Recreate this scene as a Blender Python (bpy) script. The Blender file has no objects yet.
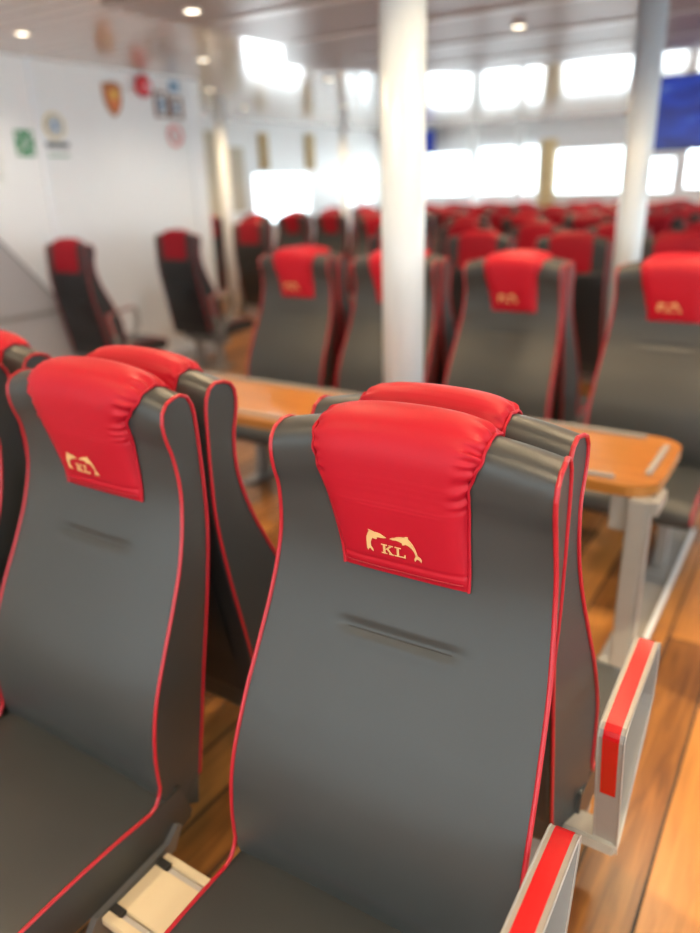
import bpy, bmesh, math, random
from mathutils import Vector, Matrix
random.seed(4)
S = bpy.context.scene
C = S.collection
PI = math.pi

# ------------------------------------------------------------------ camera
YAW, PITCH, ROLL = 0.580023, 0.36863, -0.029913
f = Vector((-math.sin(YAW)*math.cos(PITCH), math.cos(YAW)*math.cos(PITCH), -math.sin(PITCH)))
s = Vector((math.cos(YAW), math.sin(YAW), 0)); u = s.cross(f)
s2 = math.cos(ROLL)*s + math.sin(ROLL)*u
u2 = -math.sin(ROLL)*s + math.cos(ROLL)*u
cam_d = bpy.data.cameras.new('camera'); cam = bpy.data.objects.new('camera', cam_d); C.objects.link(cam)
cam.matrix_world = Matrix(((s2.x, u2.x, -f.x, 0), (s2.y, u2.y, -f.y, 0), (s2.z, u2.z, -f.z, 1.5), (0, 0, 0, 1)))
cam_d.sensor_fit = 'HORIZONTAL'; cam_d.sensor_width = 36; cam_d.lens = 36*725.6/700
cam_d.clip_start = 0.02; cam_d.clip_end = 200
cam_d.dof.use_dof = True; cam_d.dof.focus_distance = 1.02; cam_d.dof.aperture_fstop = 2.1
S.camera = cam

# ------------------------------------------------------------------ world, sun, exposure
W = bpy.data.worlds.new('world'); S.world = W; W.use_nodes = True
bg = W.node_tree.nodes['Background']; bg.inputs[0].default_value = (0.86, 0.94, 1, 1); bg.inputs[1].default_value = 7.0
S.view_settings.view_transform = 'Standard'; S.view_settings.look = 'None'
S.view_settings.exposure = -0.22; S.view_settings.gamma = 1
S.view_settings.use_curve_mapping = False
sun_d = bpy.data.lights.new('sun', 'SUN'); sun = bpy.data.objects.new('sun', sun_d); C.objects.link(sun)
sun_d.energy = 9; sun_d.angle = 0.012; sun_d.color = (1, .80, .52)
sun.rotation_euler = Vector((-.8, .25, -.47)).to_track_quat('-Z', 'Y').to_euler()

def area(name, loc, direction, sx, sy, energy, color, portal=False):
    d = bpy.data.lights.new(name, 'AREA'); d.shape = 'RECTANGLE'; d.size = sx; d.size_y = sy
    d.energy = energy; d.color = color
    if portal: d.cycles.is_portal = True
    o = bpy.data.objects.new(name, d); C.objects.link(o); o.location = loc
    o.rotation_euler = Vector(direction).to_track_quat('-Z', 'Y').to_euler()
    return o
# daylight that comes in through the window bands (area lights stand just outside the panes)
area('daylight_behind', (-1.5, -3.35, 1.35), (0, 1, -.05), 7, 1.3, 70, (.80, .91, 1))
area('daylight_right', (2.35, 2.0, 1.35), (-1, 0, -.05), 10, 1.2, 150, (.84, .93, 1))
area('daylight_far', (-2.8, 12.9, 1.75), (0, -1, -.05), 9, 1.2, 420, (.95, .98, 1))
area('daylight_left', (-7.62, 9.6, 1.5), (1, 0, -.05), 3.2, 1, 160, (.95, .98, 1))

# ------------------------------------------------------------------ materials
def new_mat(name, col, rough=.5, metal=0., spec=.5, coat=0., emit=None, es=0.):
    m = bpy.data.materials.new(name); m.use_nodes = True
    b = m.node_tree.nodes['Principled BSDF']
    b.inputs['Base Color'].default_value = (*col, 1); b.inputs['Roughness'].default_value = rough
    b.inputs['Metallic'].default_value = metal; b.inputs['Specular IOR Level'].default_value = spec
    b.inputs['Coat Weight'].default_value = coat
    if emit: b.inputs['Emission Color'].default_value = (*emit, 1); b.inputs['Emission Strength'].default_value = es
    return m
def nodes(m): return m.node_tree.nodes, m.node_tree.links, m.node_tree.nodes['Principled BSDF']
def add_noise(m, scale, bump=0., dist=.002, var=0., detail=3, stretch=(1, 1, 1)):
    n, l, b = nodes(m)
    tc = n.new('ShaderNodeTexCoord'); mp = n.new('ShaderNodeMapping'); mp.inputs['Scale'].default_value = stretch
    nz = n.new('ShaderNodeTexNoise'); nz.inputs['Scale'].default_value = scale; nz.inputs['Detail'].default_value = detail
    l.new(tc.outputs['Object'], mp.inputs[0]); l.new(mp.outputs[0], nz.inputs['Vector'])
    if bump:
        bp = n.new('ShaderNodeBump'); bp.inputs['Strength'].default_value = bump; bp.inputs['Distance'].default_value = dist
        l.new(nz.outputs['Fac'], bp.inputs['Height']); l.new(bp.outputs[0], b.inputs['Normal'])
    if var:
        c = b.inputs['Base Color'].default_value[:3]
        mx = n.new('ShaderNodeMix'); mx.data_type = 'RGBA'
        mx.inputs[6].default_value = (*[v*(1-var) for v in c], 1); mx.inputs[7].default_value = (*[min(1, v*(1+var)) for v in c], 1)
        l.new(nz.outputs['Fac'], mx.inputs[0]); l.new(mx.outputs[2], b.inputs['Base Color'])
    return m
M = {}
M['leather'] = add_noise(new_mat('grey_leather', (.031, .034, .034), .42, spec=.45), 420, .10, .0006, .06)
M['black'] = add_noise(new_mat('black_vinyl', (.012, .013, .015), .45), 260, .12, .0006)
M['red'] = add_noise(new_mat('red_leather', (.36, .0035, .015),   .50, spec=.24), 350, .06, .0005, .04)
M['piping'] = new_mat('red_piping', (.36, .006, .015), .4)
M['gold'] = new_mat('gold_print', (.62, .40, .17), .45)
M['thread'] = new_mat('dark_red_thread', (.30, .008, .015), .6)
M['seam'] = new_mat('dark_seam', (.02, .02, .02), .7)
M['metal'] = add_noise(new_mat('painted_aluminium', (.29, .28, .262), .38, metal=.15), 60, 0, 0, .04)
M['darkmetal'] = new_mat('dark_grey_metal', (.18, .19, .20), .4, metal=.5)
M['tape'] = new_mat('red_reflective_tape', (.48, .002, .004), .25, coat=.4)
M['cream'] = new_mat('cream_plastic', (.62, .54, .38), .45)
M['white'] = add_noise(new_mat('white_panel', (.85, .87, .87), .35), 6, 0, 0, .02)
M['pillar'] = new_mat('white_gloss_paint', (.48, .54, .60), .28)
M['chrome'] = new_mat('chrome', (.7, .7, .72), .18, metal=1)
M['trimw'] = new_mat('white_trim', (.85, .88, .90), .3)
M['greypanel'] = new_mat('grey_laminate', (.42, .42, .43), .45)
M['curtain'] = add_noise(new_mat('cream_curtain', (.75, .62, .36), .8), 8, .3, .02, .1, stretch=(1, 6, .2))
M['beige'] = new_mat('beige_panel', (.55, .48, .34), .5)
M['glow'] = new_mat('lamp_lens', (1, .9, .75), .4, emit=(1, .88, .68), es=9)
M['lampring'] = new_mat('lamp_ring', (.75, .74, .7), .3, metal=.4)
M['bellred'] = new_mat('bell_red', (.62, .01, .02), .28, coat=.4)
M['sign_green'] = new_mat('sign_green', (.0, .24, .07), .4)
M['sign_white'] = new_mat('sign_white', (.82, .84, .82), .4)
M['sign_red'] = new_mat('sign_red', (.70, .03, .04), .4)
M['sign_black'] = new_mat('sign_black', (.03, .03, .03), .4)
M['sign_yellow'] = new_mat('sign_yellow', (.75, .55, .10), .4)
M['shieldwood'] = add_noise(new_mat('shield_wood', (.42, .17, .06), .4), 30, 0, 0, .3)
M['shieldorange'] = new_mat('shield_orange', (.72, .20, .06), .4)
M['framewood'] = new_mat('frame_wood', (.20, .08, .04), .4)
M['photo_blue'] = new_mat('photo_blue', (.20, .34, .50), .3)
M['bezel'] = new_mat('screen_bezel', (.015, .02, .03), .3)

# wood table
def wood_mat(name, c1, c2, scale, rough, stretch):
    m = new_mat(name, c1, rough, coat=.25); n, l, b = nodes(m)
    tc = n.new('ShaderNodeTexCoord'); mp = n.new('ShaderNodeMapping'); mp.inputs['Scale'].default_value = stretch
    nz = n.new('ShaderNodeTexNoise'); nz.inputs['Scale'].default_value = scale; nz.inputs['Detail'].default_value = 6
    nz.inputs['Distortion'].default_value = .6
    cr = n.new('ShaderNodeValToRGB'); cr.color_ramp.elements[0].position = .35; cr.color_ramp.elements[1].position = .65
    cr.color_ramp.elements[0].color = (*c1, 1); cr.color_ramp.elements[1].color = (*c2, 1)
    l.new(tc.outputs['Object'], mp.inputs[0]); l.new(mp.outputs[0], nz.inputs['Vector'])
    l.new(nz.outputs['Fac'], cr.inputs[0]); l.new(cr.outputs[0], b.inputs['Base Color'])
    return m
M['tablewood'] = wood_mat('varnished_table_wood', (.255, .10, .017), (.35, .148, .032), 3, .28, (1.2, 14, 14))

# plank floor: planks run along Y, 145 mm wide, black caulk seams
def floor_mat():
    m = new_mat('deck_planks', (.3, .14, .05), .33); n, l, b = nodes(m)
    tc = n.new('ShaderNodeTexCoord'); sep = n.new('ShaderNodeSeparateXYZ'); l.new(tc.outputs['Object'], sep.inputs[0])
    def math_(op, a, bv=None, clamp=False):
        q = n.new('ShaderNodeMath'); q.operation = op; q.use_clamp = clamp
        if isinstance(a, (int, float)): q.inputs[0].default_value = a
        else: l.new(a, q.inputs[0])
        if bv is not None:
            if isinstance(bv, (int, float)): q.inputs[1].default_value = bv
            else: l.new(bv, q.inputs[1])
        return q.outputs[0]
    xs = math_('DIVIDE', math_('ADD', sep.outputs['X'], .113+14.5), .145)
    idx = math_('FLOOR', xs); fr = math_('FRACT', xs)
    edge = math_('MINIMUM', fr, math_('SUBTRACT', 1.0, fr))
    wn = n.new('ShaderNodeTexWhiteNoise'); wn.noise_dimensions = '1D'; l.new(idx, wn.inputs['W'])
    yy = math_('DIVIDE', math_('ADD', sep.outputs['Y'], math_('MULTIPLY', wn.outputs['Value'], 1.3)), 1.25)
    yf = math_('FRACT', yy); yi = math_('FLOOR', yy)
    yedge = math_('MINIMUM', yf, math_('SUBTRACT', 1.0, yf))
    wn2 = n.new('ShaderNodeTexWhiteNoise'); wn2.noise_dimensions = '2D'
    cmb = n.new('ShaderNodeCombineXYZ'); l.new(idx, cmb.inputs[0]); l.new(yi, cmb.inputs[1]); l.new(cmb.outputs[0], wn2.inputs['Vector'])
    mp = n.new('ShaderNodeMapping'); mp.inputs['Scale'].default_value = (14, 1.1, 1); l.new(tc.outputs['Object'], mp.inputs[0])
    nz = n.new('ShaderNodeTexNoise'); nz.inputs['Scale'].default_value = 3; nz.inputs['Detail'].default_value = 7; nz.inputs['Distortion'].default_value = .8
    l.new(mp.outputs[0], nz.inputs['Vector'])
    fac = math_('ADD', math_('MULTIPLY', nz.outputs['Fac'], .7), math_('MULTIPLY', wn2.outputs['Value'], .45))
    cr = n.new('ShaderNodeValToRGB'); cr.color_ramp.elements[0].position = .3; cr.color_ramp.elements[1].position = .85
    cr.color_ramp.elements[0].color = (.115, .039, .010, 1); cr.color_ramp.elements[1].color = (.45, .185, .042, 1)
    l.new(fac, cr.inputs[0])
    sm = math_('LESS_THAN', edge, .024); se = math_('LESS_THAN', yedge, .0016); seam = math_('MAXIMUM', sm, se)
    mx = n.new('ShaderNodeMix'); mx.data_type = 'RGBA'; l.new(seam, mx.inputs[0]); l.new(cr.outputs[0], mx.inputs[6])
    mx.inputs[7].default_value = (.012, .01, .008, 1); l.new(mx.outputs[2], b.inputs['Base Color'])
    l.new(math_('ADD', .3, math_('MULTIPLY', seam, .4)), b.inputs['Roughness'])
    return m
M['floor'] = floor_mat()

# ceiling: glossy beige strips running along X
def ceiling_mat():
    m = new_mat('ceiling_strips', (.58, .50, .42), .14, metal=0., spec=.9); n, l, b = nodes(m)
    tc = n.new('ShaderNodeTexCoord'); sep = n.new('ShaderNodeSeparateXYZ'); l.new(tc.outputs['Object'], sep.inputs[0])
    d = n.new('ShaderNodeMath'); d.operation = 'DIVIDE'; l.new(sep.outputs['Y'], d.inputs[0]); d.inputs[1].default_value = .15
    fr = n.new('ShaderNodeMath'); fr.operation = 'FRACT'; l.new(d.outputs[0], fr.inputs[0])
    lt = n.new('ShaderNodeMath'); lt.operation = 'LESS_THAN'; l.new(fr.outputs[0], lt.inputs[0]); lt.inputs[1].default_value = .10
    nz = n.new('ShaderNodeTexNoise'); nz.inputs['Scale'].default_value = 1.3; l.new(tc.outputs['Object'], nz.inputs['Vector'])
    cr = n.new('ShaderNodeValToRGB'); cr.color_ramp.elements[0].color = (.66, .57, .49, 1); cr.color_ramp.elements[1].color = (.78, .69, .60, 1)
    l.new(nz.outputs['Fac'], cr.inputs[0])
    mx = n.new('ShaderNodeMix'); mx.data_type = 'RGBA'; l.new(lt.outputs[0], mx.inputs[0]); l.new(cr.outputs[0], mx.inputs[6]); mx.inputs[7].default_value = (.22, .18, .16, 1)
    l.new(mx.outputs[2], b.inputs['Base Color'])
    w = n.new('ShaderNodeTexNoise'); w.inputs['Scale'].default_value = 2.2; mp = n.new('ShaderNodeMapping'); mp.inputs['Scale'].default_value = (.5, 3, 1)
    l.new(tc.outputs['Object'], mp.inputs[0]); l.new(mp.outputs[0], w.inputs['Vector'])
    bp = n.new('ShaderNodeBump'); bp.inputs['Strength'].default_value = .12; bp.inputs['Distance'].default_value = .01
    l.new(w.outputs['Fac'], bp.inputs['Height']); l.new(bp.outputs[0], b.inputs['Normal'])
    return m
M['ceiling'] = ceiling_mat()
M['ceilpanel'] = new_mat('ceiling_panel', (.34, .27, .23), .38)
M['ceilrib'] = new_mat('ceiling_rib', (.55, .50, .45), .3)
def screen_mat():
    m = new_mat('screen_picture', (.01, .01, .03), .25); n, l, b = nodes(m)
    tc = n.new('ShaderNodeTexCoord'); mp = n.new('ShaderNodeMapping'); mp.inputs['Scale'].default_value = (2.2, 1, 7)
    nz = n.new('ShaderNodeTexNoise'); nz.inputs['Scale'].default_value = 1.3; nz.inputs['Detail'].default_value = 4
    l.new(tc.outputs['Object'], mp.inputs[0]); l.new(mp.outputs[0], nz.inputs['Vector'])
    cr = n.new('ShaderNodeValToRGB'); e = cr.color_ramp.elements
    e[0].position = .35; e[0].color = (.002, .015, .25, 1); e[1].position = .62; e[1].color = (.01, .07, .75, 1)
    q = e.new(.72); q.color = (.20, .42, .85, 1)
    l.new(nz.outputs['Fac'], cr.inputs[0]); l.new(cr.outputs[0], b.inputs['Emission Color']); b.inputs['Emission Strength'].default_value = .6
    return m
M['screen'] = screen_mat()
def glass_mat():
    m = bpy.data.materials.new('window_glass'); m.use_nodes = True; n = m.node_tree.nodes; l = m.node_tree.links; n.clear()
    o = n.new('ShaderNodeOutputMaterial'); mx = n.new('ShaderNodeMixShader'); t = n.new('ShaderNodeBsdfTransparent'); g = n.new('ShaderNodeBsdfGlossy')
    t.inputs[0].default_value = (.93, .96, .96, 1); g.inputs['Roughness'].default_value = .02
    mx.inputs[0].default_value = .05; l.new(t.outputs[0], mx.inputs[1]); l.new(g.outputs[0], mx.inputs[2]); l.new(mx.outputs[0], o.inputs[0])
    return m
M['glass'] = glass_mat()

# ------------------------------------------------------------------ mesh helpers
def link(name, bm, mat, parent=None, smooth=False, loc=None):
    bmesh.ops.recalc_face_normals(bm, faces=bm.faces)
    me = bpy.data.meshes.new(name); bm.to_mesh(me); bm.free()
    if smooth:
        for p in me.polygons: p.use_smooth = True
    me.materials.append(M[mat]) if isinstance(mat, str) else me.materials.append(mat)
    o = bpy.data.objects.new(name, me); C.objects.link(o)
    if parent: o.parent = parent
    if loc: o.location = loc
    return o
def box(bm, x0, x1, y0, y1, z0, z1, bev=0.):
    r = bmesh.ops.create_cube(bm, size=1); vs = r['verts']
    for v in vs: v.co = Vector(((x0+x1)/2+v.co.x*(x1-x0), (y0+y1)/2+v.co.y*(y1-y0), (z0+z1)/2+v.co.z*(z1-z0)))
    if bev:
        es = {e for v in vs for e in v.link_edges}
        bmesh.ops.bevel(bm, geom=list(es), offset=bev, segments=2, affect='EDGES')
def bbox(*a, **k):
    bm = bmesh.new(); box(bm, *a, **k); return bm
def cyl(bm, p0, p1, r0, r1=None, n=24, caps=True):
    r1 = r0 if r1 is None else r1; p0 = Vector(p0); p1 = Vector(p1); d = p1-p0
    res = bmesh.ops.create_cone(bm, cap_ends=caps, segments=n, radius1=r0, radius2=r1, depth=d.length)
    mt = Matrix.Translation((p0+p1)/2) @ d.to_track_quat('Z', 'Y').to_matrix().to_4x4()
    bmesh.ops.transform(bm, matrix=mt, verts=res['verts'])
def tube(bm, pts, r, n=8, closed=False):
    pts = [Vector(p) for p in pts]; rings = []; N = len(pts); up = None
    for i, p in enumerate(pts):
        a = pts[(i-1) % N] if (closed or i > 0) else p; b = pts[(i+1) % N] if (closed or i < N-1) else p
        t = (b-a).normalized()
        if up is None: up = t.orthogonal().normalized()
        up = (up-t*up.dot(t)).normalized(); w = t.cross(up)
        rings.append([bm.verts.new(p+(up*math.cos(2*PI*k/n)+w*math.sin(2*PI*k/n))*r) for k in range(n)])
    for i in range(N if closed else N-1):
        A, B = rings[i], rings[(i+1) % N]
        for k in range(n): bm.faces.new((A[k], A[(k+1) % n], B[(k+1) % n], B[k]))
    if not closed:
        bm.faces.new(rings[0]); bm.faces.new(rings[-1][::-1])
def catmull(P, n):
    P = [Vector((*p, 0)) if len(p) == 2 else Vector(p) for p in P]; out = []
    for i in range(len(P)-1):
        p0 = P[max(i-1, 0)]; p1 = P[i]; p2 = P[i+1]; p3 = P[min(i+2, len(P)-1)]
        for k in range(n):
            t = k/n
            out.append(.5*((2*p1)+(p2-p0)*t+(2*p0-5*p1+4*p2-p3)*t*t+(3*p1-p0-3*p2+p3)*t**3))
    out.append(P[-1]); return out
def resample(P, n):
    L = [0]
    for a, b in zip(P, P[1:]): L.append(L[-1]+(b-a).length)
    out = []; j = 0
    for k in range(n):
        t = L[-1]*k/(n-1)
        while j < len(L)-2 and L[j+1] < t: j += 1
        q = (t-L[j])/max(1e-9, L[j+1]-L[j]); out.append(P[j].lerp(P[j+1], min(1, q)))
    return out
def sstep(a, b, x):
    t = max(0, min(1, (x-a)/(b-a))); return t*t*(3-2*t)
def extr(bm, poly, axis, a, b):
    """extrude a 2D polygon: axis 0 -> poly in (y,z), 1 -> (x,z), 2 -> (x,y)"""
    def mk(p, h):
        return {0: (h, p[0], p[1]), 1: (p[0], h, p[1]), 2: (p[0], p[1], h)}[axis]
    A = [bm.verts.new(mk(p, a)) for p in poly]; B = [bm.verts.new(mk(p, b)) for p in poly]; n = len(poly)
    f1 = bm.faces.new(A); f2 = bm.faces.new(B[::-1])
    for i in range(n): bm.faces.new((A[i], B[i], B[(i+1) % n], A[(i+1) % n]))
    bmesh.ops.triangulate(bm, faces=[f1, f2])
def empty(name, loc=(0, 0, 0), rz=0):
    o = bpy.data.objects.new(name, None); C.objects.link(o); o.location = loc; o.rotation_euler = (0, 0, rz); o.empty_display_size = .1; return o
def tag(o, label, cat, group=None, kind=None):
    o['label'] = label; o['category'] = cat
    if group: o['group'] = group
    if kind: o['kind'] = kind
    return o
def struct(o): o['kind'] = 'structure'; return o
def copy_tree(o, parent=None):
    c = o.copy(); C.objects.link(c); c.parent = parent
    for ch in o.children: copy_tree(ch, c)
    return c

# ------------------------------------------------------------------ setting
CZ = 2.41
struct(link('floor', bbox(-9.5, 2.3, -3.3, 13, -.1, 0), 'floor'))
struct(link('ceiling', bbox(-9.5, 2.3, -3.3, 13, CZ, CZ+.1), 'ceiling'))
def czat(x, y): return CZ-.05 if (x > -3.35 and 2.9 < y < 6.35) else CZ
bm = bmesh.new()
extr(bm, [(-3.72, 4.95), (-3.25, 4.3), (-3.25, 2.85), (1.2, 2.85), (1.2, 6.55), (-2.9, 6.4), (-3.6, 5.5)], 2, CZ-.05, CZ-.0005)
struct(link('trim_1', bm, 'ceilpanel'))
for i, y in enumerate((3.5, 4.25, 5.0, 5.75)):
    struct(link(f'trim_{20+i}', bbox(-3.1, 1.1, y-.035, y+.035, CZ-.058, CZ-.0505), 'ceilrib'))
def wall_with_windows(name, axis, pos, thick, a0, a1, wins, mat='white'):
    """axis 'x': wall plane at x=pos spanning y a0..a1 ; axis 'y': plane at y=pos spanning x"""
    bm = bmesh.new(); wins = sorted(wins); cur = a0
    def seg(u0, u1, z0, z1):
        if u1-u0 < 1e-4 or z1-z0 < 1e-4: return
        if axis == 'x': box(bm, min(pos, pos+thick), max(pos, pos+thick), u0, u1, z0, z1)
        else: box(bm, u0, u1, min(pos, pos+thick), max(pos, pos+thick), z0, z1)
    for (w0, w1, z0, z1) in wins:
        seg(cur, w0, 0, CZ); seg(w0, w1, 0, z0); seg(w0, w1, z1, CZ); cur = w1
    seg(cur, a1, 0, CZ)
    return struct(link(name, bm, mat))
win_n = [0]
def window(axis, pos, thick, w0, w1, z0, z1, sgn):
    win_n[0] += 1
    root = struct(empty(f'window_{win_n[0]}', (pos, (w0+w1)/2, z0) if axis == 'x' else ((w0+w1)/2, pos, z0)))
    def B(bm, u0, u1, v0, v1, za, zb):
        c = (w0+w1)/2
        if axis == 'x': box(bm, v0, v1, u0-c, u1-c, za-z0, zb-z0)
        else: box(bm, u0-c, u1-c, v0, v1, za-z0, zb-z0)
    bm = bmesh.new(); t = .045; v0, v1 = sorted((-sgn*.015, sgn*.06))
    B(bm, w0, w0+t, v0, v1, z0, z1); B(bm, w1-t, w1, v0, v1, z0, z1)
    B(bm, w0+t, w1-t, v0, v1, z0, z0+t); B(bm, w0+t, w1-t, v0, v1, z1-t, z1)
    link('window_frame', bm, 'trimw', root)
    bm = bmesh.new(); v0, v1 = sorted((sgn*.03, sgn*.036)); B(bm, w0+t, w1-t, v0, v1, z0+t, z1-t)
    link('pane', bm, 'glass', root)
far_w = [(-7.15, -6.55, 1.22, 1.95), (-6.40, -5.48, 1.28, 2.02), (-5.38, -4.30, 1.28, 2.06), (-4.05, -2.95, 1.26, 1.98), (-2.78, -2.2, 1.25, 1.80), (-2.1, -1.3, 1.3, 1.98), (-1.1, .1, 1.3, 2.0), (.3, 1.5, 1.3, 2.0)]
wall_with_windows('wall_far', 'y', 12.5, .12, -7.42, 2.3, far_w)
for w in far_w: window('y', 12.5, .12, *w, 1)
left_w = [(8.75, 10.2, .98, 1.74), (11.15, 11.62, 1.15, 1.84), (11.75, 12.3, 1.2, 1.84)]
wall_with_windows('wall_left_far', 'x', -7.3, -.12, 5.37, 12.5, left_w)
for w in left_w: window('x', -7.3, -.12, *w, -1)
struct(link('wall_left', bbox(-5.12, -5, -3.3, 5.25, 0, CZ), 'white'))
struct(link('wall_left_return', bbox(-7.42, -5, 5.25, 5.37, 0, CZ), 'white'))
right_w = [(-2.8, -1.2, .7, 1.75), (-1.0, .5, .7, 1.75), (.62, 1.45, .7, 1.75), (2.6, 4.1, .8, 1.75), (4.4, 6, .8, 1.9), (6.4, 8, .8, 1.9), (8.4, 10, .8, 1.9), (10.4, 12, .8, 1.9)]
wall_with_windows('wall_right', 'x', 2.0, .12, -3.3, 12.5, right_w)
for w in right_w: window('x', 2.0, .12, *w, 1)
back_w = [(-4.4, -2.7, .8, 2.0), (-2.4, -.7, .8, 2.0), (-.4, 1.4, .8, 2.0)]
wall_with_windows('wall_back', 'y', -3.0, -.12, -5, 2.0, back_w)
for w in back_w: window('y', -3.0, -.12, *w, -1)
# wall panel joints, corner trim, skirting
struct(link('trim_2', bbox(-5, -4.975, 3.63, 3.68, .1, CZ), 'trimw'))
struct(link('trim_3', bbox(-5.0, -4.985, 5.18, 5.25, .1, CZ), 'trimw'))
struct(link('trim_4', bbox(-5, -4.985, 1.9, 1.935, .1, CZ), 'trimw'))
struct(link('baseboard_left', bbox(-5, -4.985, -3.0, 5.25, 0, .1), 'greypanel'))
struct(link('trim_5', bbox(-7.3, -7.28, 7.73, 8.12, .05, 2.24), 'beige'))
struct(link('trim_6', bbox(-7.3, -7.28, 8.3, 8.6, 1.2, 2.05), 'beige'))
struct(link('trim_7', bbox(-7.3, -7.27, 7.6, 7.7, 1.86, 2.24), 'sign_black'))
struct(link('trim_8', bbox(-7.3, 2.0, 12.4, 12.5, 2.12, 2.2), 'trimw'))
for i, (y0, y1, z0, z1) in enumerate([(8.97, 9.16, 1.76, 2.25), (10.12, 10.34, 1.76, 2.28)]):
    bm = bmesh.new(); N = 16
    poly = [(-7.29+.02*math.sin(k*1.9)+.02, y0+(y1-y0)*k/N) for k in range(N+1)]
    extr(bm, poly+[(-7.298, y1), (-7.298, y0)], 2, z0, z1)
    tag(link('curtain', bm, 'curtain'), ['narrow cream curtain above the left edge of the side window', 'narrow cream curtain above the right edge of the side window'][i], 'curtain', 'curtains above the side window')
bm = bmesh.new(); N = 20
extr(bm, [(-4.28+.24*k/N, 12.44+.015*math.sin(k*1.9)) for k in range(N+1)]+[(-4.04, 12.49), (-4.28, 12.49)], 2, 1.0, 2.15)
tag(link('curtain', bm, 'curtain'), 'cream curtain between two bright windows in the far wall', 'curtain')

# sloped grey partition against the left wall
bm = bmesh.new(); extr(bm, [(2.0, 0), (3.85, 0), (3.85, .34), (3.17, 1.15), (2.45, 2.0), (2.0, 2.0)], 0, -4.985, -4.915)
sl = link('sloped_partition', bm, 'greypanel'); sl.location = (0, 0, 0)
bm = bmesh.new(); tube(bm, [(-4.945, 2.45, 2.01), (-4.945, 3.175, 1.16), (-4.945, 3.86, .35)], .018); link('handrail', bm, 'darkmetal', sl)
bm = bmesh.new(); box(bm, -4.915, -4.905, 2.0, 3.6, .66, .69); link('rubbing_strip', bm, 'metal', sl)
tag(sl, 'light grey panel with sloping dark edge against the white wall at far left', 'partition')

# ------------------------------------------------------------------ the seat
FRONT = [(-.150, .345), (-.205, .385), (-.234, .43), (-.238, .53), (-.222, .62), (-.185, .71), (-.140, .80), (-.108, .87), (-.086, .94), (-.077, 1.0), (-.082, 1.06), (-.094, 1.10), (-.097, 1.132)]
TOP = [(-.088, 1.155), (-.064, 1.166), (-.040, 1.165), (-.024, 1.152)]
BACK = [(-.016, 1.12), (-.013, 1.05), (-.012, 1.0), (-.014, .90), (-.035, .76), (-.068, .60), (-.095, .46), (-.115, .36), (-.120, .34)]
PROF = resample(catmull(FRONT+TOP+BACK, 14), 250)   # Vectors (y, z)
HWT = [(.40, .246), (.60, .246), (.73, .242), (.84, .235), (.95, .225), (1.06, .218), (1.3, .218)]
def hw(z, back=False):
    if back: return .215
    if z <= .40: return .246
    for (a, u_), (b, v_) in zip(HWT, HWT[1:]):
        if z <= b: return u_+(v_-u_)*(z-a)/(b-a)
    return .218
def crown(z): return .026*sstep(.95, 1.15, z)
def facey(t, z):   # t = x/hw
    return 1-abs(t)**2.5
NP = len(PROF)
ITOP = max(range(NP), key=lambda i: PROF[i].y)
def surf(i, x):
    """point on the backrest surface at (float) profile index i and local x, with outward normal in yz"""
    i = max(0, min(NP-1.001, i)); k = int(i); q = i-k; p = PROF[k].lerp(PROF[k+1], q)
    a = PROF[max(k-1, 0)]; b = PROF[min(k+2, NP-1)]; t = (b-a).normalized(); n = Vector((-t.y, t.x, 0))
    tt = x/hw(p.y, i >= ITOP); z = p.y+crown(p.y)*(1-min(1, tt*tt))
    y = p.x
    if i < ITOP:
        y -= .010*facey(tt, z)*sstep(.42, .5, p.y)*(1-sstep(1.0, 1.12, p.y))
        # stitched lumbar dimple
        g = (1-sstep(.075, .115, abs(x-.008)))
        y += .0065*g*math.exp(-((p.y-.870)/.0055)**2) - .0014*g*math.exp(-((p.y-.857)/.010)**2)
    return Vector((x, y, z)), Vector((0, n.x, n.y))
def backrest_bm(NX=32):
    bm = bmesh.new(); G = []
    for i in range(NP):
        w = hw(PROF[i].y, i >= ITOP); G.append([bm.verts.new(surf(i, w*(2*j/NX-1))[0]) for j in range(NX+1)])
    for i in range(NP-1):
        for j in range(NX): bm.faces.new((G[i][j], G[i+1][j], G[i+1][j+1], G[i][j+1])).smooth = True
    for j in range(NX): bm.faces.new((G[-1][j], G[0][j], G[0][j+1], G[-1][j+1]))
    for sgn, j in ((-1, 0), (1, NX)):
        va = [bm.verts.new(G[i][j].co) for i in range(ITOP+1)]
        vb = [bm.verts.new(G[NP-1-round(k*(NP-1-ITOP)/ITOP)][j].co) for k in range(ITOP)]+[va[-1]]
        for k in range(ITOP):
            q = [va[k], va[k+1], vb[k+1], vb[k]] if k < ITOP-1 else [va[k], va[k+1], vb[k]]
            bm.faces.new(q)
    return bm
CUSH = [(-.19, .418), (-.25, .418), (-.37, .425), (-.50, .423), (-.60, .415), (-.640, .398), (-.655, .370), (-.645, .340), (-.60, .326), (-.40, .322), (-.20, .322), (-.17, .345)]
CP = resample(catmull(CUSH, 8), 60)
def cushion_bm(NX=20):
    bm = bmesh.new(); G = []; w = .246
    for p in CP:
        row = []
        for j in range(NX+1):
            t = 2*j/NX-1; z = p.y+(.014*(1-abs(t)**3)*sstep(.38, .42, p.y))
            row.append(bm.verts.new((w*t, p.x, z)))
        G.append(row)
    for i in range(len(CP)-1):
        for j in range(NX): bm.faces.new((G[i][j], G[i+1][j], G[i+1][j+1], G[i][j+1])).smooth = True
    for j in range(NX): bm.faces.new((G[-1][j], G[0][j], G[0][j+1], G[-1][j+1]))
    for j in (0, NX):
        vs = [bm.verts.new(g[j].co) for g in G]; f = bm.faces.new(vs); bmesh.ops.triangulate(bm, faces=[f])
    return bm
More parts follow.
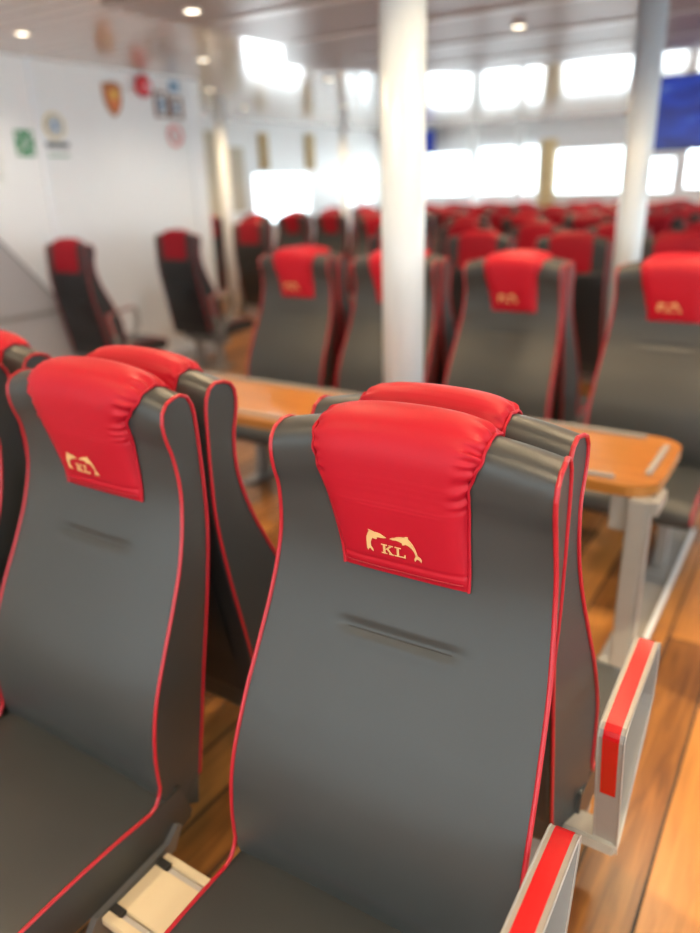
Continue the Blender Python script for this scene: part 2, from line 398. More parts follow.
def piping_path(sgn):
    pts = []
    for p in CP:            # cushion front edge up to the crease
        if p.x > -.245 and p.y > .4: continue
        if p.y > .355 or (p.x < -.60 and p.y > .35): pts.append((sgn*.247, p.x, p.y+.001))
    pts = pts[::-1]
    for i, p in enumerate(PROF):
        if p.y > .445 or (p.x > -.135 and p.y > .37): pts.append((sgn*(hw(p.y, i >= ITOP)+.001), p.x, p.y+.001))
    return resample([Vector(p) for p in pts], 110)
def piping_bm(sgn, r=.0036, n=8):
    bm = bmesh.new(); tube(bm, piping_path(sgn), r, n); return bm

# headrest cover: lofted over the top of the backrest
def idx_at(z, front=True):
    rng = range(0, ITOP) if front else range(NP-1, ITOP, -1)
    best = min(rng, key=lambda i: abs(PROF[i].y-z)); return best
I0, I1 = idx_at(.962), idx_at(.975, False)
CV = {'dx': .0, 'w': 0., 'top': 0., 'lt': 0.}
def cover_w(side, s_):
    """half width along the cover, s_ 0 (front hem) .. 1 (back hem)"""
    if side < 0: a = .091+.044*sstep(-.06, .40, s_)+.005*sstep(.33, .45, s_)+CV['lt']*min(1, s_/.4)
    else: a = .106-.004*sstep(0, .2, s_)+(.019+CV['top'])*sstep(.30, .44, s_)
    a += CV['w']
    return a+side*CV['dx']
def lift(P_, i, s_, pf, hemf):
    """height of the cover's middle above the seat: a taut straight fall in front, a padded roll over the top"""
    o = pf*(.35+.65*hemf)
    if i < ITOP:
        k_ = min(int(i), NP-2); zz = PROF[k_].y+(PROF[k_+1].y-PROF[k_].y)*(i-k_); w_ = 1-sstep(1.07, 1.15, zz); l_ = P_.y+(.0985+.022*(P_.z-.96)/.17)
        o = o*(1-w_)+w_*l_*(.3+.7*hemf)
    return max(o, .002)
def cover_bm(NS=96, NX=44, seed=0, puff=.010):
    bm = bmesh.new(); G = []; rnd = random.Random(seed); ph = [rnd.uniform(0, 6.28) for _ in range(6)]
    for a in range(NS+1):
        s_ = a/NS; i = I0+(I1-I0)*s_; row = []
        hemf = sstep(0, .03, s_)*(1-sstep(.97, 1, s_))
        pf = (.009+puff*sstep(.08, .42, s_))*(1-.72*sstep(.52, .66, s_))
        for b in range(NX+1):
            t = 2*b/NX-1; wl = cover_w(-1 if t < 0 else 1, s_)
            x = t*wl; P_, n = surf(i, x)
            e = max(0, 1-abs(t)**5)**.5
            off = .0015+e*lift(surf(i, 0)[0], i, s_, pf, hemf)
            # gathered folds along the side edges over the top
            ed = sstep(.70 if t > 0 else .84, .97, abs(t))*sstep(.20, .32, s_)*(1-sstep(.72, .9, s_))
            k = 1 if t > 0 else 2
            fold = math.sin(s_*185+ph[k]+2.0*math.sin(s_*43+ph[k+2])); FA = .0036*(.6+.4*math.sin(s_*57+ph[5]))
            off += ed*FA*fold*(1-sstep(.985, 1, abs(t)))
            if .045 < s_ < .055: off -= .0012
            x += ed*.002*math.sin(s_*150+ph[4])
            row.append(bm.verts.new(Vector((x, P_.y+n.y*off, P_.z+n.z*off))))
        G.append(row)
    for a in range(NS):
        for b in range(NX): bm.faces.new((G[a][b], G[a+1][b], G[a+1][b+1], G[a][b+1])).smooth = True
    # closed hems
    for row in (G[0], G[-1]):
        vs = [bm.verts.new(v.co) for v in row]
        f = bm.faces.new(vs)
    return bm, G
def cover_edge_bm(sg_, seed=0, r=.0026):
    bm = bmesh.new(); rnd = random.Random(seed+9); p0 = rnd.uniform(0, 6)
    for sgn in (sg_,):
        pts = []
        for a in range(97):
            s_ = a/96; i = I0+(I1-I0)*s_; x = sgn*(cover_w(sgn, s_)+.001)
            P_, n = surf(i, x); ed = sstep(.25, .34, s_)*(1-sstep(.75, .9, s_))
            P_ = P_+n*(.003+.0014*ed*math.sin(s_*95+p0)); P_.x += .0007*ed*math.sin(s_*120+p0); pts.append(P_)
        tube(bm, pts, r, 6)
    return bm
def cover_front_point(x, z):
    """point on the cover's front face at local x and height z"""
    lo, hi = 0., .3
    for _ in range(30):
        m = (lo+hi)/2; P_, n = surf(I0+(I1-I0)*m, x)
        if P_.z+n.z*.02 < z: lo = m
        else: hi = m
    s_ = lo; i = I0+(I1-I0)*s_; P_, n = surf(i, x)
    t = x/cover_w(-1 if x < 0 else 1, s_); pf = .009+.010*sstep(.08, .42, s_)
    hemf = sstep(0, .03, s_); off = .0015+lift(surf(i, 0)[0], i, s_, pf, hemf)*max(0, 1-abs(t)**5)**.5+.0009
    return P_+n*off
DOL_R = [(352, 138), (360, 133), (368, 131), (380, 124.5), (395, 121), (405, 120.5), (413, 116), (421, 116), (419, 123), (428, 130), (437, 141), (445, 156), (450, 172), (453, 183), (462, 187), (467, 196), (465, 206), (460, 199), (452, 195), (446, 200), (443, 207), (440, 198), (444, 189), (446, 183), (441, 170), (432, 158), (421, 150), (411, 147), (404, 152), (398, 152), (399, 145), (388, 141), (376, 139), (364, 141)]
DOL_L = [(340, 138), (333, 134), (326, 131), (319, 126.5), (308, 124), (298, 124), (289, 122), (278, 118), (272, 118), (276, 127), (268, 137), (263, 150), (262, 166), (265, 178), (262, 186), (262, 196), (266, 204), (270, 196), (275, 194), (281, 200), (286, 204), (285, 194), (279, 187), (272, 182), (271, 170), (275, 158), (283, 150), (292, 147), (298, 152), (303, 151), (302, 144), (312, 142), (326, 142)]
def blk(*r): return [(r[0], r[1]), (r[2], r[1]), (r[2], r[3]), (r[0], r[3])]
KL = [blk(318, 166, 340, 170), blk(325, 169, 333, 200), blk(318, 199, 340, 203), blk(346, 166, 362, 170),
      [(350, 170), (358, 170), (340, 186), (333, 186), (333, 184)], [(337, 183), (342, 179), (360, 200), (351, 200)], blk(346, 199, 366, 203),
      blk(369, 166, 392, 170), blk(376, 169, 384, 200), blk(369, 199, 408, 203), [(402, 200), (404, 190), (408, 190), (408, 200)]]
def logo_bm(cx=365, cz=1.019, x0=-.003, k=.000430):
    bm = bmesh.new()
    for poly in [DOL_R, DOL_L]+KL:
        b2 = bmesh.new(); vs = [b2.verts.new(((p[0]-cx)*k+x0, 0, cz+(162-p[1])*k)) for p in poly]
        f_ = b2.faces.new(vs); bmesh.ops.triangulate(b2, faces=[f_])
        base = [bm.verts.new(cover_front_point(v.co.x, v.co.z)) for v in b2.verts]
        top = [bm.verts.new(v.co+Vector((0, -.0006, 0))) for v in base]
        b2.verts.index_update()
        for fc in b2.faces: bm.faces.new([top[v.index] for v in fc.verts])
        n = len(vs)
        for q in range(n):
            try: bm.faces.new((base[q], base[(q+1) % n], top[(q+1) % n], top[q]))
            except ValueError: pass
        b2.free()
    return bm
def cover_seam_bm():
    bm = bmesh.new(); wa, wb = -cover_w(-1, .03)+.006, cover_w(1, .03)-.006; pts = [cover_front_point(wa+(wb-wa)*k/24, .9755) for k in range(25)]
    pts = [p+Vector((0, -.0002, 0)) for p in pts]; tube(bm, pts, .0008, 5); return bm
def dimple_bm():
    bm = bmesh.new(); i = min(range(ITOP), key=lambda q: abs(PROF[q].y-.869))
    pts = []
    for k in range(25):
        x = -.078+.172*k/24; P_, n = surf(i, x); pts.append(P_+n*.0002)
    tube(bm, pts, .0011, 5); return bm
def shell_bm():
    """black moulded rear panel, following the rear of the backrest"""
    bm = bmesh.new(); rows = []
    ids = [i for i in range(ITOP, NP) if .40 < PROF[i].y < .985]
    for q, i in enumerate(ids):
        wz = hw(PROF[i].y, True)-.010; row = []
        for j in range(13):
            t = 2*j/12-1; P_, n = surf(i, t*wz); off = .008*(1-abs(t)**8)*min(1, q/2+.0)*min(1, (len(ids)-1-q)/2) + .001
            row.append(bm.verts.new(P_+n*off))
        rows.append(row)
    for a in range(len(rows)-1):
        for b in range(12): bm.faces.new((rows[a][b], rows[a+1][b], rows[a+1][b+1], rows[a][b+1])).smooth = True
    return bm
def pocket_bm():
    bm = bmesh.new(); rows = []
    ids = [i for i in range(ITOP, NP) if .52 < PROF[i].y < .78]
    for q, i in enumerate(ids):
        row = []
        for j in range(13):
            t = 2*j/12-1; P_, n = surf(i, t*.17); off = .013+.016*(1-abs(t)**4)*sstep(len(ids)-1, len(ids)*.3, q) if q else .013
            row.append(bm.verts.new(P_+n*off))
        rows.append(row)
    for a in range(len(rows)-1):
        for b in range(12): bm.faces.new((rows[a][b], rows[a+1][b], rows[a+1][b+1], rows[a][b+1])).smooth = True
    tube(bm, [v.co.copy() for v in rows[0]], .004, 6)
    return bm
def snap_pts():
    out = []
    for z in (.93, .85, .77, .69, .61):
        i = idx_at(z, False)
        for sg in (-1, 1):
            P_, n = surf(i, sg*(hw(z, True)-.022)); out.append((P_+n*.0055, n))
    return out
# armrest loop in the (y,z) plane; a band 55 mm wide
ARM = [(-.150, .365), (-.082, .640), (-.083, .664), (-.105, .682), (-.300, .706), (-.328, .700), (-.342, .680), (-.345, .610), (-.335, .552), (-.235, .435), (-.168, .365)]
def arm_path(): 
    P_ = catmull([ARM[0]]+ARM+[ARM[-1]], 6); return resample(P_, 80)
def band(bm, path, x0, x1, th, close=True, inward=-1):
    """extrude a thick band along a closed yz path"""
    N = len(path); o = []; c = sum((Vector((p.x, p.y)) for p in path), Vector((0, 0)))/N
    rows = []
    for i, p in enumerate(path):
        a = path[i-1] if (i or close) else p; b = path[(i+1) % N] if (i < N-1 or close) else p
        t = Vector((b.x-a.x, b.y-a.y)).normalized(); n = Vector((-t.y, t.x))
        if n.dot(Vector((p.x, p.y))-c) < 0: n = -n
        q = Vector((p.x, p.y))+n*th*(inward)
        rows.append([bm.verts.new((x0, p.x, p.y)), bm.verts.new((x1, p.x, p.y)), bm.verts.new((x1, q.x, q.y)), bm.verts.new((x0, q.x, q.y))])
    for i in range(N if close else N-1):
        A, B = rows[i], rows[(i+1) % N]
        for k in range(4): bm.faces.new((A[k], A[(k+1) % 4], B[(k+1) % 4], B[k])).smooth = False
    if not close: bm.faces.new(rows[0]); bm.faces.new(rows[-1][::-1])
AX = .284
HA = .0205
def arm_parts(root, x, detail=True, dy=0.):
    bm = bmesh.new(); P_ = [p+Vector((dy, -.020 if dy else 0, 0)) for p in arm_path()]; band(bm, P_, x-HA, x+HA, .010)
    a = link('armrest', bm, 'metal', root)
    # red reflective strip along the top and down the rear post
    sub = [p for p in P_ if (p.y > .51 and p.x-dy > -.33)]
    sub = [p for p in sub if p.y > .66 or p.x-dy > -.16]
    bm = bmesh.new(); band(bm, sub, x-.013, x+.013, .0012, close=False, inward=1)
    t = link('reflective_strip', bm, 'tape', a); t['label'] = 'red reflective strip on the armrest'
    if detail:
        bm = bmesh.new()
        # thin rims along both edges of the loop and an inner web
        for xx in (x-HA, x+HA): tube(bm, [Vector((xx, p.x, p.y)) for p in P_], .0016, 6, closed=True)
        link('rim', bm, 'metal', a)
    bm = bmesh.new(); sx = 1 if x > 0 else -1; xa, xb = sorted((x-sx*.09, x+sx*.018)); box(bm, xa, xb, -.195+dy, -.140+dy, .352, .380, .003); link('armrest_bracket', bm, 'metal', root)
    return a
def make_seat(lod=0, arm=False, seed=0, skew=0, logo=True, arm_dy=0.):
    r = empty('passenger_seat')
    link('backrest', BK['back'+str(min(lod, 1))].copy() if False else backrest_bm([32, 16, 8][lod]), 'leather', r)
    link('seat_cushion', cushion_bm([20, 12, 6][lod]), 'leather', r)
    for sg in (-1, 1): link('piping', piping_bm(sg, r=.0036 if lod < 1 else .0045, n=[8, 6, 4][lod]), 'piping', r)
    cbm, _ = cover_bm(*( [(220, 56), (60, 24), (30, 12)][lod]), seed=seed)
    cv = link('headrest_cover', cbm, 'red', r)
    if skew:
        pass
    if lod < 2:
        for sg in (-1, 1): link('cover_edging', cover_edge_bm(sg, seed), 'red', cv)
        if logo:
            lg = link('logo', logo_bm(), 'gold', cv); lg['label'] = 'gold emblem of two leaping dolphins over the letters KL'
    if lod == 0:
        link('stitching', cover_seam_bm(), 'thread', cv)
    if lod < 2: link('lumbar_seam', dimple_bm(), 'seam', r)
    sh = link('rear_shell', shell_bm(), 'black', r)
    if lod < 2: link('rear_pocket', pocket_bm(), 'black', sh)
    if lod == 1:
        for P_, n in snap_pts():
            bm = bmesh.new(); cyl(bm, P_, P_+n*.004, .007, .005, 10); link('snap_button', bm, 'chrome', sh)
    if arm: arm_parts(r, AX-(.006 if arm_dy else 0), lod < 2, arm_dy)
    return r
def add_post_frame(r): 
    pass

BK = {}
# ------------------------------------------------------------------ near rows
M1 = .916
def place(seat, x, Mv, away=False, label='', group=None, name=None):
    seat.location = (x, Mv, 0); seat.rotation_euler = (0, 0, PI if away else 0)
    tag(seat, label, 'seat', group); return seat
CV.update(dx=.0, w=0); hero_arm = make_seat(0, True, 1, arm_dy=-.052)
CV.update(dx=.022, w=.004, top=.018, lt=.020); hero = make_seat(0, False, 2); CV.update(dx=0, w=0, top=0, lt=0)
place(hero_arm, -.460, M1, False, 'largest dark grey seat with red KL cover, front centre, facing us', 'front row of seats')
place(hero, -1.138, M1, False, 'dark grey seat with red KL cover at left front, its cushion in view', 'front row of seats')
place(copy_tree(hero), -1.688, M1, False, 'dark grey seat cut off by the left frame edge, beside the left front seat', 'front row of seats')
hero_arm.rotation_euler.z = math.radians(2.2)
# armrest on the aisle side: for seats facing away the aisle side is the local -X side, so build a mirrored one
def make_seat_left(lod, seed, logo=True, ax=.284):
    r = make_seat(lod, False, seed, logo=logo); arm_parts(r, -ax, lod < 2); return r
away0 = make_seat(0, False, 3, logo=False)
CV.update(w=-.008, dx=.014); away_arm = make_seat_left(0, 5, logo=False, ax=.303); CV.update(w=0)
place(away_arm, -.470, M1, True, 'grey seat facing away, back to back with the front centre seat', 'second row of seats, facing the table')
place(away0, -1.140, M1, True, 'grey seat facing away, back to back with the left front seat, plain red cover', 'second row of seats, facing the table')
place(copy_tree(away0), -1.688, M1, True, 'grey seat facing away at the left frame edge, only its red cover and top seen', 'second row of seats, facing the table')

def bench_frame(xs, Mv, away, label, near=False):
    r = empty('bench_underframe', (0, Mv, 0), PI if away else 0); sg = -1 if away else 1
    xs = sorted(sg*x for x in xs); a, b = xs[0]-.22, xs[-1]+.22
    link('cross_beam', bbox(a, b, -.345, -.275, .24, .30, .004), 'metal', r)
    for x in xs:
        for dx in (-.15, .15): link('cushion_rail', bbox(x+dx-.02, x+dx+.02, -.56, -.17, .30, .3215), 'darkmetal', r)
    legs = [xs[0]-.12, xs[-1]+.12] 
    for lx in legs:
        bm = bmesh.new(); box(bm, lx-.02, lx+.02, -.345, -.275, .02, .24); box(bm, lx-.04, lx+.04, -.46, -.16, .0, .02)
        link('leg', bm, 'metal', r)
    tag(r, label, 'underframe'); return r
fr = bench_frame([-.455, -1.148, -1.688], M1, False, 'pale metal beam and legs carrying the front row of seats')
bench_frame([-.455, -1.148, -1.688], M1, True, 'pale metal beam and legs under the row that faces the table')
# connector between the two front seats (cream panel with dark slots and a curved side plate)
cn = empty('seat_connector', (-.79, .582, 0))
bm = bmesh.new(); box(bm, -.088, .080, -.046, .050, .304, .320, .002); link('panel', bm, 'cream', cn)
for y in (-.053, .057):
    link('groove', bbox(-.088, .080, y-.005, y+.005, .304, .314), 'greypanel', cn)
    link('slot', bbox(-.088, -.060, y-.008, y+.008, .3142, .3225), 'seam', cn)
link('panel_edge', bbox(-.088, .080, -.078, -.059, .304, .321, .002), 'cream', cn)
link('panel_edge', bbox(-.088, .080, .063, .080, .304, .321, .002), 'cream', cn)
bm = bmesh.new()
poly = [(-.20, .225), (-.13, .262), (-.085, .322), (.085, .330), (.115, .352), (.125, .345), (.10, .303), (-.018, .303), (-.08, .245), (-.14, .215)]
extr(bm, poly, 0, -.104, -.090); link('side_plate', bm, 'darkmetal', cn)
tag(cn, 'small cream panel and grey bracket joining the two front seats, lit by sun', 'bracket')

# ------------------------------------------------------------------ table
tb = empty('dining_table', (-1.5, 2.115, 0))
def rrect(x0, x1, y0, y1, r, n=8):
    out = []
    for cx_, cy_, a0 in ((x1-r, y1-r, 0), (x0+r, y1-r, PI/2), (x0+r, y0+r, PI), (x1-r, y0+r, 1.5*PI)):
        for k in range(n+1): out.append((cx_+r*math.cos(a0+k*PI/2/n), cy_+r*math.sin(a0+k*PI/2/n)))
    return out
bm = bmesh.new(); extr(bm, rrect(-1.21, 1.215, -.232, .222, .09), 2, .705, .737)
es = [e for e in bm.edges if abs(e.verts[0].co.z-e.verts[1].co.z) < 1e-5 and len(e.link_faces) == 2 and any(abs(f_.normal.z) < .5 for f_ in e.link_faces)]
link('table_top', bm, 'tablewood', tb)
bm = bmesh.new()
box(bm, -1.10, 1.105, .178, .195, .736, .748, .003); box(bm, -1.10, 1.10, -.202, -.185, .736, .748, .003)
box(bm, 1.166, 1.183, -.13, .13, .736, .748, .003); box(bm, -1.18, -1.163, -.13, .13, .736, .748, .003)
st = link('fiddle_strips', bm, 'metal', tb); st['label'] = 'raised pale strips along the table edges'
for sx in (1, -1):
    x = 1.188 if sx > 0 else -1.12
    bm = bmesh.new(); box(bm, x-.035, x+.014, -.245, -.185, 0.0, .705, .004); box(bm, x+.0142, x+.022, -.238, -.195, .0, .705, .002)
    link('leg', bm, 'metal', tb)
    link('leg_bracket', bbox(x-.085, x-.0352, -.225, -.215, .60, .705, .003), 'metal', tb)
    link('leg_bracket', bbox(x+.0222, x+.040, -.235, -.12, .665, .704, .002), 'metal', tb)
tag(tb, 'long orange-brown wooden table with rounded corner behind the front seats', 'table')
for x, t in ((-.365, 'right'),):
    rl = empty('floor_rail', (x-.005, 2.72, 0))
    link('rail_plate', bbox(-.06, .06, -.78, .55, 0, .014, .003), 'metal', rl)
    link('rail_lip', bbox(.047, .06, -.78, .55, .014, .028), 'trimw', rl)
    tag(rl, 'pale metal floor rail running under the right end of the table', 'rail')

# ------------------------------------------------------------------ mid row behind the table
M2 = 3.205
mid = make_seat(1, False, 7); mid_a = make_seat(1, False, 8, logo=False); mid_arm = make_seat(1, True, 11)
lab = ['grey seat with red KL cover just behind the table, leftmost of the four facing us', 'grey seat with red KL cover half hidden by the central pillar', 'grey seat with red KL cover just right of the central pillar', 'grey seat with red KL cover behind the right end of the table']
laba = ['seat backed against the leftmost seat behind the table, facing away', 'seat facing away behind the one half hidden by the central pillar', 'seat facing away, back to back with the one right of the central pillar', 'seat facing away behind the right end of the table']
mx = [-2.355, -1.765, -1.170, -.505]
for k, x in enumerate(mx):
    o = mid if k == 0 else (mid_arm if k == 3 else copy_tree(mid))
    place(o, x, M2, False, lab[k], 'row of seats behind the table')
    o = mid_a if k == 0 else copy_tree(mid_a)
    place(o, x, M2, True, laba[k], 'row of seats backed against the row behind the table')
def lone_arm(x, Mv, away, label):
    r = empty('armrest', (x, Mv, 0), PI if away else 0); arm_parts(r, 0, False)
    r.children[0].name = 'arm_loop'; tag(r, label, 'armrest'); return r
bench_frame(mx, M2, False, 'pale metal beam and legs under the row behind the table')
bench_frame(mx, M2, True, 'pale metal beam and legs under the seats backed against the row behind the table')

# ------------------------------------------------------------------ seats by the left wall
wl = make_seat_left(1, 13, logo=False)
wall_l = ['dark seat facing away by the white wall, nearest of the line, red cover', 'dark seat facing away by the end of the white wall, second of the line', 'dark seat facing away beyond the end of the white wall, third of the line']
for k, (x, Mv) in enumerate([(-4.63, 3.42), (-4.56, 4.42), (-5.05, 5.95)]):
    o = wl if k == 0 else copy_tree(wl)
    place(o, x, Mv, True, wall_l[k], 'line of seats by the white wall')
    bench_frame([x], Mv, True, ['pale metal frame under the nearest seat by the white wall', 'pale metal frame under the second seat by the white wall', 'pale metal frame under the seat beyond the end of the white wall'][k])

# ------------------------------------------------------------------ rows further back
def proj(x, y, z):
    v = Vector((x, y, z-1.5)); d = v.dot(f)
    return 350+725.6*v.dot(s2)/d, 466.5-725.6*v.dot(u2)/d
far_f = make_seat(2, False, 21); far_b = make_seat(2, False, 22, logo=False)
used = {False: 0, True: 0}
ordn = ['first', 'second', 'third', 'fourth', 'fifth', 'sixth', 'seventh', 'eighth', 'ninth', 'tenth', 'eleventh', 'twelfth', 'thirteenth', 'fourteenth', 'fifteenth']
rows = [(4.50, True, [-1.33-.6*k for k in range(3)]+[-.73]), (5.52, True, None), (6.97, False, None), (7.85, False, None), (8.75, False, None), (9.65, False, None), (10.55, False, None), (11.4, False, None)]
blocked = [(-.90, 4.05), (-5.72, 6.42), (-5.68, 8.75), (-.55, 6.35)]
for ri, (Mv, away, xs) in enumerate(rows):
    if xs is None:
        xs = [-.15-.585*k-(.45 if k > 5 else 0) for k in range(13)]
        xs = [x for x in xs if x > -6.9 and 0 < proj(x, Mv, 1.2)[0] < 720]
        if ri == 1: xs = [x for x in xs if x > -3.9]
        if ri == 2: xs = [x for x in xs if not -5.6 < x < -4.5]
    xs = [x for x in xs if not any(abs(x-bx) < .34 and (-.1 < (by-Mv)*(1 if away else -1) < .75) for bx, by in blocked)]
    xs = sorted(xs)
    for k, x in enumerate(xs):
        src = far_b if away else far_f
        o = src if used[away] == 0 else copy_tree(src); used[away] += 1
        face = 'facing away' if away else 'facing us'
        place(o, x, Mv, away, f'{ordn[k]} red-covered seat from the left in the {ordn[ri]} row beyond the table seats', f'{ordn[ri]} row of seats beyond the table seats')
    bench_frame(xs, Mv, away, f'metal beam and legs under the {ordn[ri]} row of seats beyond the table seats')

# ------------------------------------------------------------------ pillars
def pillar(x, y, r, label, mat='pillar'):
    e = empty('pillar', (x, y, 0))
    bm = bmesh.new(); cyl(bm, (0, 0, .0), (0, 0, czat(x, y)-.002), r, n=40)
    for f_ in bm.faces: f_.smooth = abs(f_.normal.z) < .5
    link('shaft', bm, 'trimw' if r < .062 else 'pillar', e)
    bm = bmesh.new(); cyl(bm, (0, 0, .0), (0, 0, .02), r+.03, n=40); link('base_ring', bm, 'metal', e)
    return tag(e, label, 'pillar')
pillar(-1.345, 2.455, .079, 'thick round white pillar standing behind the table in the middle of the view')
pillar(-.90, 4.05, .068, 'round white pillar at right, between the last grey seats and the screen')
pillar(-5.72, 6.42, .06, 'slim bright white pillar at left beyond the end of the white wall')
pillar(-5.68, 8.75, .055, 'slim white pillar left of the central pillar, far back')
pillar(-.55, 6.35, .07, 'white pillar at the right frame edge below the blue screen')
pillar(-5.38, 12.2, .06, 'thin white pillar before the far windows, left one of two')
pillar(-4.55, 12.2, .06, 'thin white pillar before the far windows, right one of two')

# ------------------------------------------------------------------ screens
def screen(x, y, z0, z1, w, label, rz=0):
    e = empty('wall_screen', (x, y, z0), rz); h = z1-z0
    link('housing', bbox(-w/2, w/2, .012, .055, 0, h, .004), 'bezel', e)
    link('display', bbox(-w/2+.014, w/2-.014, .006, .012, .018, h-.014), 'screen', e)
    bm = bmesh.new(); box(bm, -.03, .03, .02, .05, h, CZ-z0); link('mount', bm, 'darkmetal', e)
    return tag(e, label, 'screen')
screen(-.93, 7.0, 1.70, 2.27, 1.04, 'large blue television screen hanging from the ceiling at right')
screen(-6.28, 12.2, 1.98, 2.36, .42, 'small blue screen high on the far wall beside the central pillar')

# ------------------------------------------------------------------ things on the left wall
WX = -5.0
def plate(name, y0, y1, z0, z1, mat, th=.006, parent=None, x=WX):
    return link(name, bbox(x, x+th, y0, y1, z0, z1, .001), mat, parent)
def disc(name, y, z, r, mat, x0, th, parent=None, n=40):
    bm = bmesh.new(); cyl(bm, (x0, y, z), (x0+th, y, z), r, n=n); return link(name, bm, mat, parent)
def ring(name, y, z, r, w, mat, x0, parent):
    bm = bmesh.new(); tube(bm, [(x0, y+r*math.cos(a*PI/18), z+r*math.sin(a*PI/18)) for a in range(36)], w, 6, closed=True); return link(name, bm, mat, parent)
# green muster sign: white figures and four arrows pointing to the centre
g = plate('muster_sign', 3.45, 3.595, 1.765, 1.935, 'sign_green')
bm = bmesh.new(); cy, cz = 3.522, 1.85
for sy in (-1, 1):
    for sz in (-1, 1):
        a = Vector((cy+sy*.060, cz+sz*.070)); b = Vector((cy+sy*.026, cz+sz*.032)); d = (b-a).normalized(); n = Vector((-d.y, d.x))
        extr(bm, [tuple(a+n*.006), tuple(b-d*.018+n*.006), tuple(b-d*.018+n*.016), tuple(b), tuple(b-d*.018-n*.016), tuple(b-d*.018-n*.006), tuple(a-n*.006)], 0, WX+.0062, WX+.0075)
for dy, h in ((-.016, .026), (0, .032), (.016, .026)):
    box(bm, WX+.0062, WX+.0075, cy+dy-.005, cy+dy+.005, cz-h*.9, cz+h*.35); cyl(bm, (WX+.0062, cy+dy, cz+h*.35+.007), (WX+.0075, cy+dy, cz+h*.35+.007), .006, n=12)
link('pictogram', bm, 'sign_white', g); tag(g, 'green square muster sign with white arrows on the white wall', 'sign')
e = empty('round_emblem', (WX, 3.793, 1.972))
disc('plate', 0, 0, .090, 'sign_yellow', 0, .008, e); disc('face', 0, 0, .080, 'sign_white', .008, .002, e)
ring('ring', 0, 0, .060, .004, 'sign_black', .0105, e)
bm = bmesh.new(); extr(bm, [(-.02, -.04), (.03, -.025), (.015, .045), (-.03, .03)], 0, .0102, .012); link('centre_mark', bm, 'photo_blue', e)
tag(e, 'round white emblem with a thin yellow and black rim on the white wall', 'emblem')
t_ = plate('name_plaque', 3.70, 3.895, 1.828, 1.862, 'sign_black'); tag(t_, 'narrow dark plaque right under the round emblem', 'plaque')
t_ = plate('name_strip', 3.69, 3.895, 1.762, 1.786, 'sign_white')
link('green_band', bbox(WX+.006, WX+.0072, 3.70, 3.885, 1.768, 1.780), 'sign_green', t_); tag(t_, 'thin pale strip with green line below the dark plaque', 'sign')
t_ = plate('paper_notice', 3.16, 3.335, 1.575, 1.80, 'sign_white', .002)
bm = bmesh.new()
for k in range(7): box(bm, WX+.0021, WX+.0026, 3.19, 3.31-(.03 if k % 3 == 0 else 0), 1.60+k*.024, 1.604+k*.024)
link('text_lines', bm, 'greypanel', t_); tag(t_, 'white paper notice at the left frame edge on the wall', 'notice')
# shield
def shield_poly(c, zc, w, h):
    L = [(-w, h*.86), (-w*.55, h*.92), (0, h), (w*.55, h*.92), (w, h*.86), (w*.98, h*.1), (w*.82, -h*.35), (w*.5, -h*.72), (0, -h), (-w*.5, -h*.72), (-w*.82, -h*.35), (-w*.98, h*.1)]
    return [(c+a, zc+b) for a, b in L]
bm = bmesh.new(); extr(bm, shield_poly(4.37, 2.19, .088, .125), 0, WX, WX+.018); sh = link('wall_shield', bm, 'shieldwood')
bm = bmesh.new(); extr(bm, shield_poly(4.37, 2.18, .060, .090), 0, WX+.018, WX+.024); link('badge', bm, 'shieldorange', sh)
bm = bmesh.new(); extr(bm, shield_poly(4.37, 2.215, .030, .035), 0, WX+.024, WX+.028); link('badge_centre', bm, 'sign_yellow', sh)
tag(sh, 'wooden shield plaque with orange badge on the white wall', 'shield')
# fire bell
bl = empty('fire_bell', (WX, 4.68, 2.305))
bm = bmesh.new(); cyl(bm, (0, 0, 0), (.03, 0, 0), .045, n=32); link('mount', bm, 'bellred', bl)
bm = bmesh.new(); prof = [(.030, .085), (.045, .084), (.060, .072), (.070, .050), (.076, .022), (.078, .001)]; rings = []
for (x, r) in prof: rings.append([bm.verts.new((x, r*math.cos(2*PI*k/32), r*math.sin(2*PI*k/32))) for k in range(32)])
for A, B in zip(rings, rings[1:]):
    for k in range(32): bm.faces.new((A[k], A[(k+1) % 32], B[(k+1) % 32], B[k])).smooth = True
bm.faces.new(rings[0]); link('gong', bm, 'bellred', bl)
bm = bmesh.new(); cyl(bm, (.078, 0, 0), (.084, 0, 0), .010, n=16); link('centre_bolt', bm, 'chrome', bl)
tag(bl, 'round red fire bell high on the white wall', 'bell')
# framed pictures
for (y0, y1, z0, z1, l_) in ((4.815, 4.96, 2.085, 2.285, 'wooden framed picture to the right of the red bell, left of two'), (4.985, 5.12, 2.085, 2.255, 'small wooden framed picture at the end of the white wall, right of two')):
    fr_ = empty('picture_frame', (WX, (y0+y1)/2, z0)); w = (y1-y0)/2; h = z1-z0; bm = bmesh.new(); t = .022
    box(bm, 0, .02, -w, -w+t, 0, h); box(bm, 0, .02, w-t, w, 0, h); box(bm, 0, .02, -w+t, w-t, 0, t); box(bm, 0, .02, -w+t, w-t, h-t, h)
    link('frame', bm, 'framewood', fr_)
    link('mat_board', bbox(.0, .010, -w+t, w-t, t, h-t), 'sign_white', fr_)
    link('picture', bbox(.010, .0115, -w+t+.018, w-t-.018, t+.025, h-t-.025), 'photo_blue', fr_)
    tag(fr_, l_, 'picture', 'framed pictures')
sp = plate('exit_light', 5.0, 5.09, 2.29, 2.375, 'photo_blue', .03); tag(sp, 'small blue-grey box above the framed pictures', 'box')
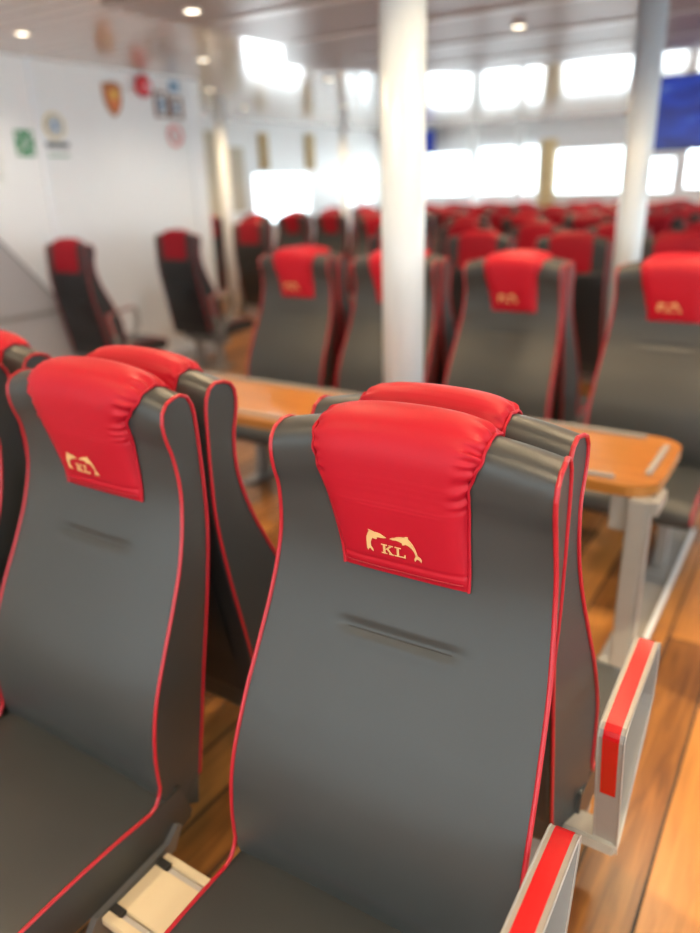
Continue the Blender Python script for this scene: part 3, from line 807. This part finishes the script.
# no smoking sign
ns = empty('no_smoking_sign', (WX, 5.01, 1.945))
link('plate', bbox(0, .004, -.10, .10, -.115, .115, .001), 'sign_white', ns); ring('prohibition_ring', 0, 0.005, .078, .010, 'sign_red', .006, ns)
bm = bmesh.new(); extr(bm, [(-.058, .050), (-.050, .058), (.058, -.044), (.050, -.052)], 0, .0042, .008); link('slash', bm, 'sign_red', ns)
bm = bmesh.new(); box(bm, .0041, .006, -.045, .030, -.008, .006); link('cigarette', bm, 'sign_black', ns)
tag(ns, 'white square no smoking sign with red ring and slash near the end of the wall', 'sign')

# ------------------------------------------------------------------ ceiling lamps (spot light inside each)
ld = bpy.data.lights.new('downlight', 'SPOT'); ld.energy = 100; ld.color = (1, .74, .44); ld.spot_size = 2.5; ld.spot_blend = .8; ld.shadow_soft_size = .06
lw = ld.copy(); lw.energy = 42; lw.color = (1, .88, .74)   # the lamps close to the white wall are dimmer
def lamp(x, y, label, zc=CZ):
    e = empty('ceiling_lamp', (x, y, zc))
    bm = bmesh.new(); tube(bm, [(.044*math.cos(a*PI/12), .044*math.sin(a*PI/12), -.006) for a in range(24)], .008, 6, closed=True); link('lamp_ring', bm, 'lampring', e)
    bm = bmesh.new(); cyl(bm, (0, 0, -.008), (0, 0, -.001), .038, n=24); link('lens', bm, 'glow', e)
    o = bpy.data.objects.new('downlight', lw if x < -2.9 and 2.5 < y < 5.5 else ld); C.objects.link(o); o.location = (0, 0, -.02); o.parent = e
    return tag(e, label, 'lamp', 'ceiling downlights')
LP = [(-4.30, 3.14, 'round ceiling lamp at the top left of the view above the white wall'), (-2.96, 3.18, 'round ceiling lamp cut by the top frame edge left of the central pillar'),
      (-4.18, 4.56, 'round ceiling lamp at upper left, right of the red bell'), (-1.80, 4.71, 'round ceiling lamp between the central and the right pillar'),
      (-4.10, 6.1, 'small round ceiling lamp farther back on the left'), (-2.35, 6.7, 'small round ceiling lamp far back left of the right pillar')]
for x, y, l_ in LP: lamp(x, y, l_, czat(x, y)-.0005)
for i, (x, y) in enumerate([(-3.0, 1.6), (-1.5, 1.7), (-.1, 1.7), (-3.0, .1), (-1.5, .1), (-.1, .1), (-.3, 3.3), (-1.4, 3.2), (1.1, .9), (-1.5, -1.5), (.4, -1.5), (-2.4, 8.6), (-4.4, 8.6), (-2.4, 10.6), (-4.4, 10.6), (-6.2, 7.4), (-.4, 8.6), (-5.35, 5.9), (-5.3, 8.2), (-2.3, 2.35), (-.75, 2.35)]):  # last entries are added lamps, brightening the slim pillars and mid-row seat fronts
    lamp(x, y, 'added ceiling lamp beside the top of the slim left pillar, brightening it' if (x, y) == (-5.35, 5.9) else 'small faint ceiling lamp far back, in a set partly added for light' if y > 7 else 'unseen ceiling lamp over the front seats, in a set partly added for light', czat(x, y)-.0005)
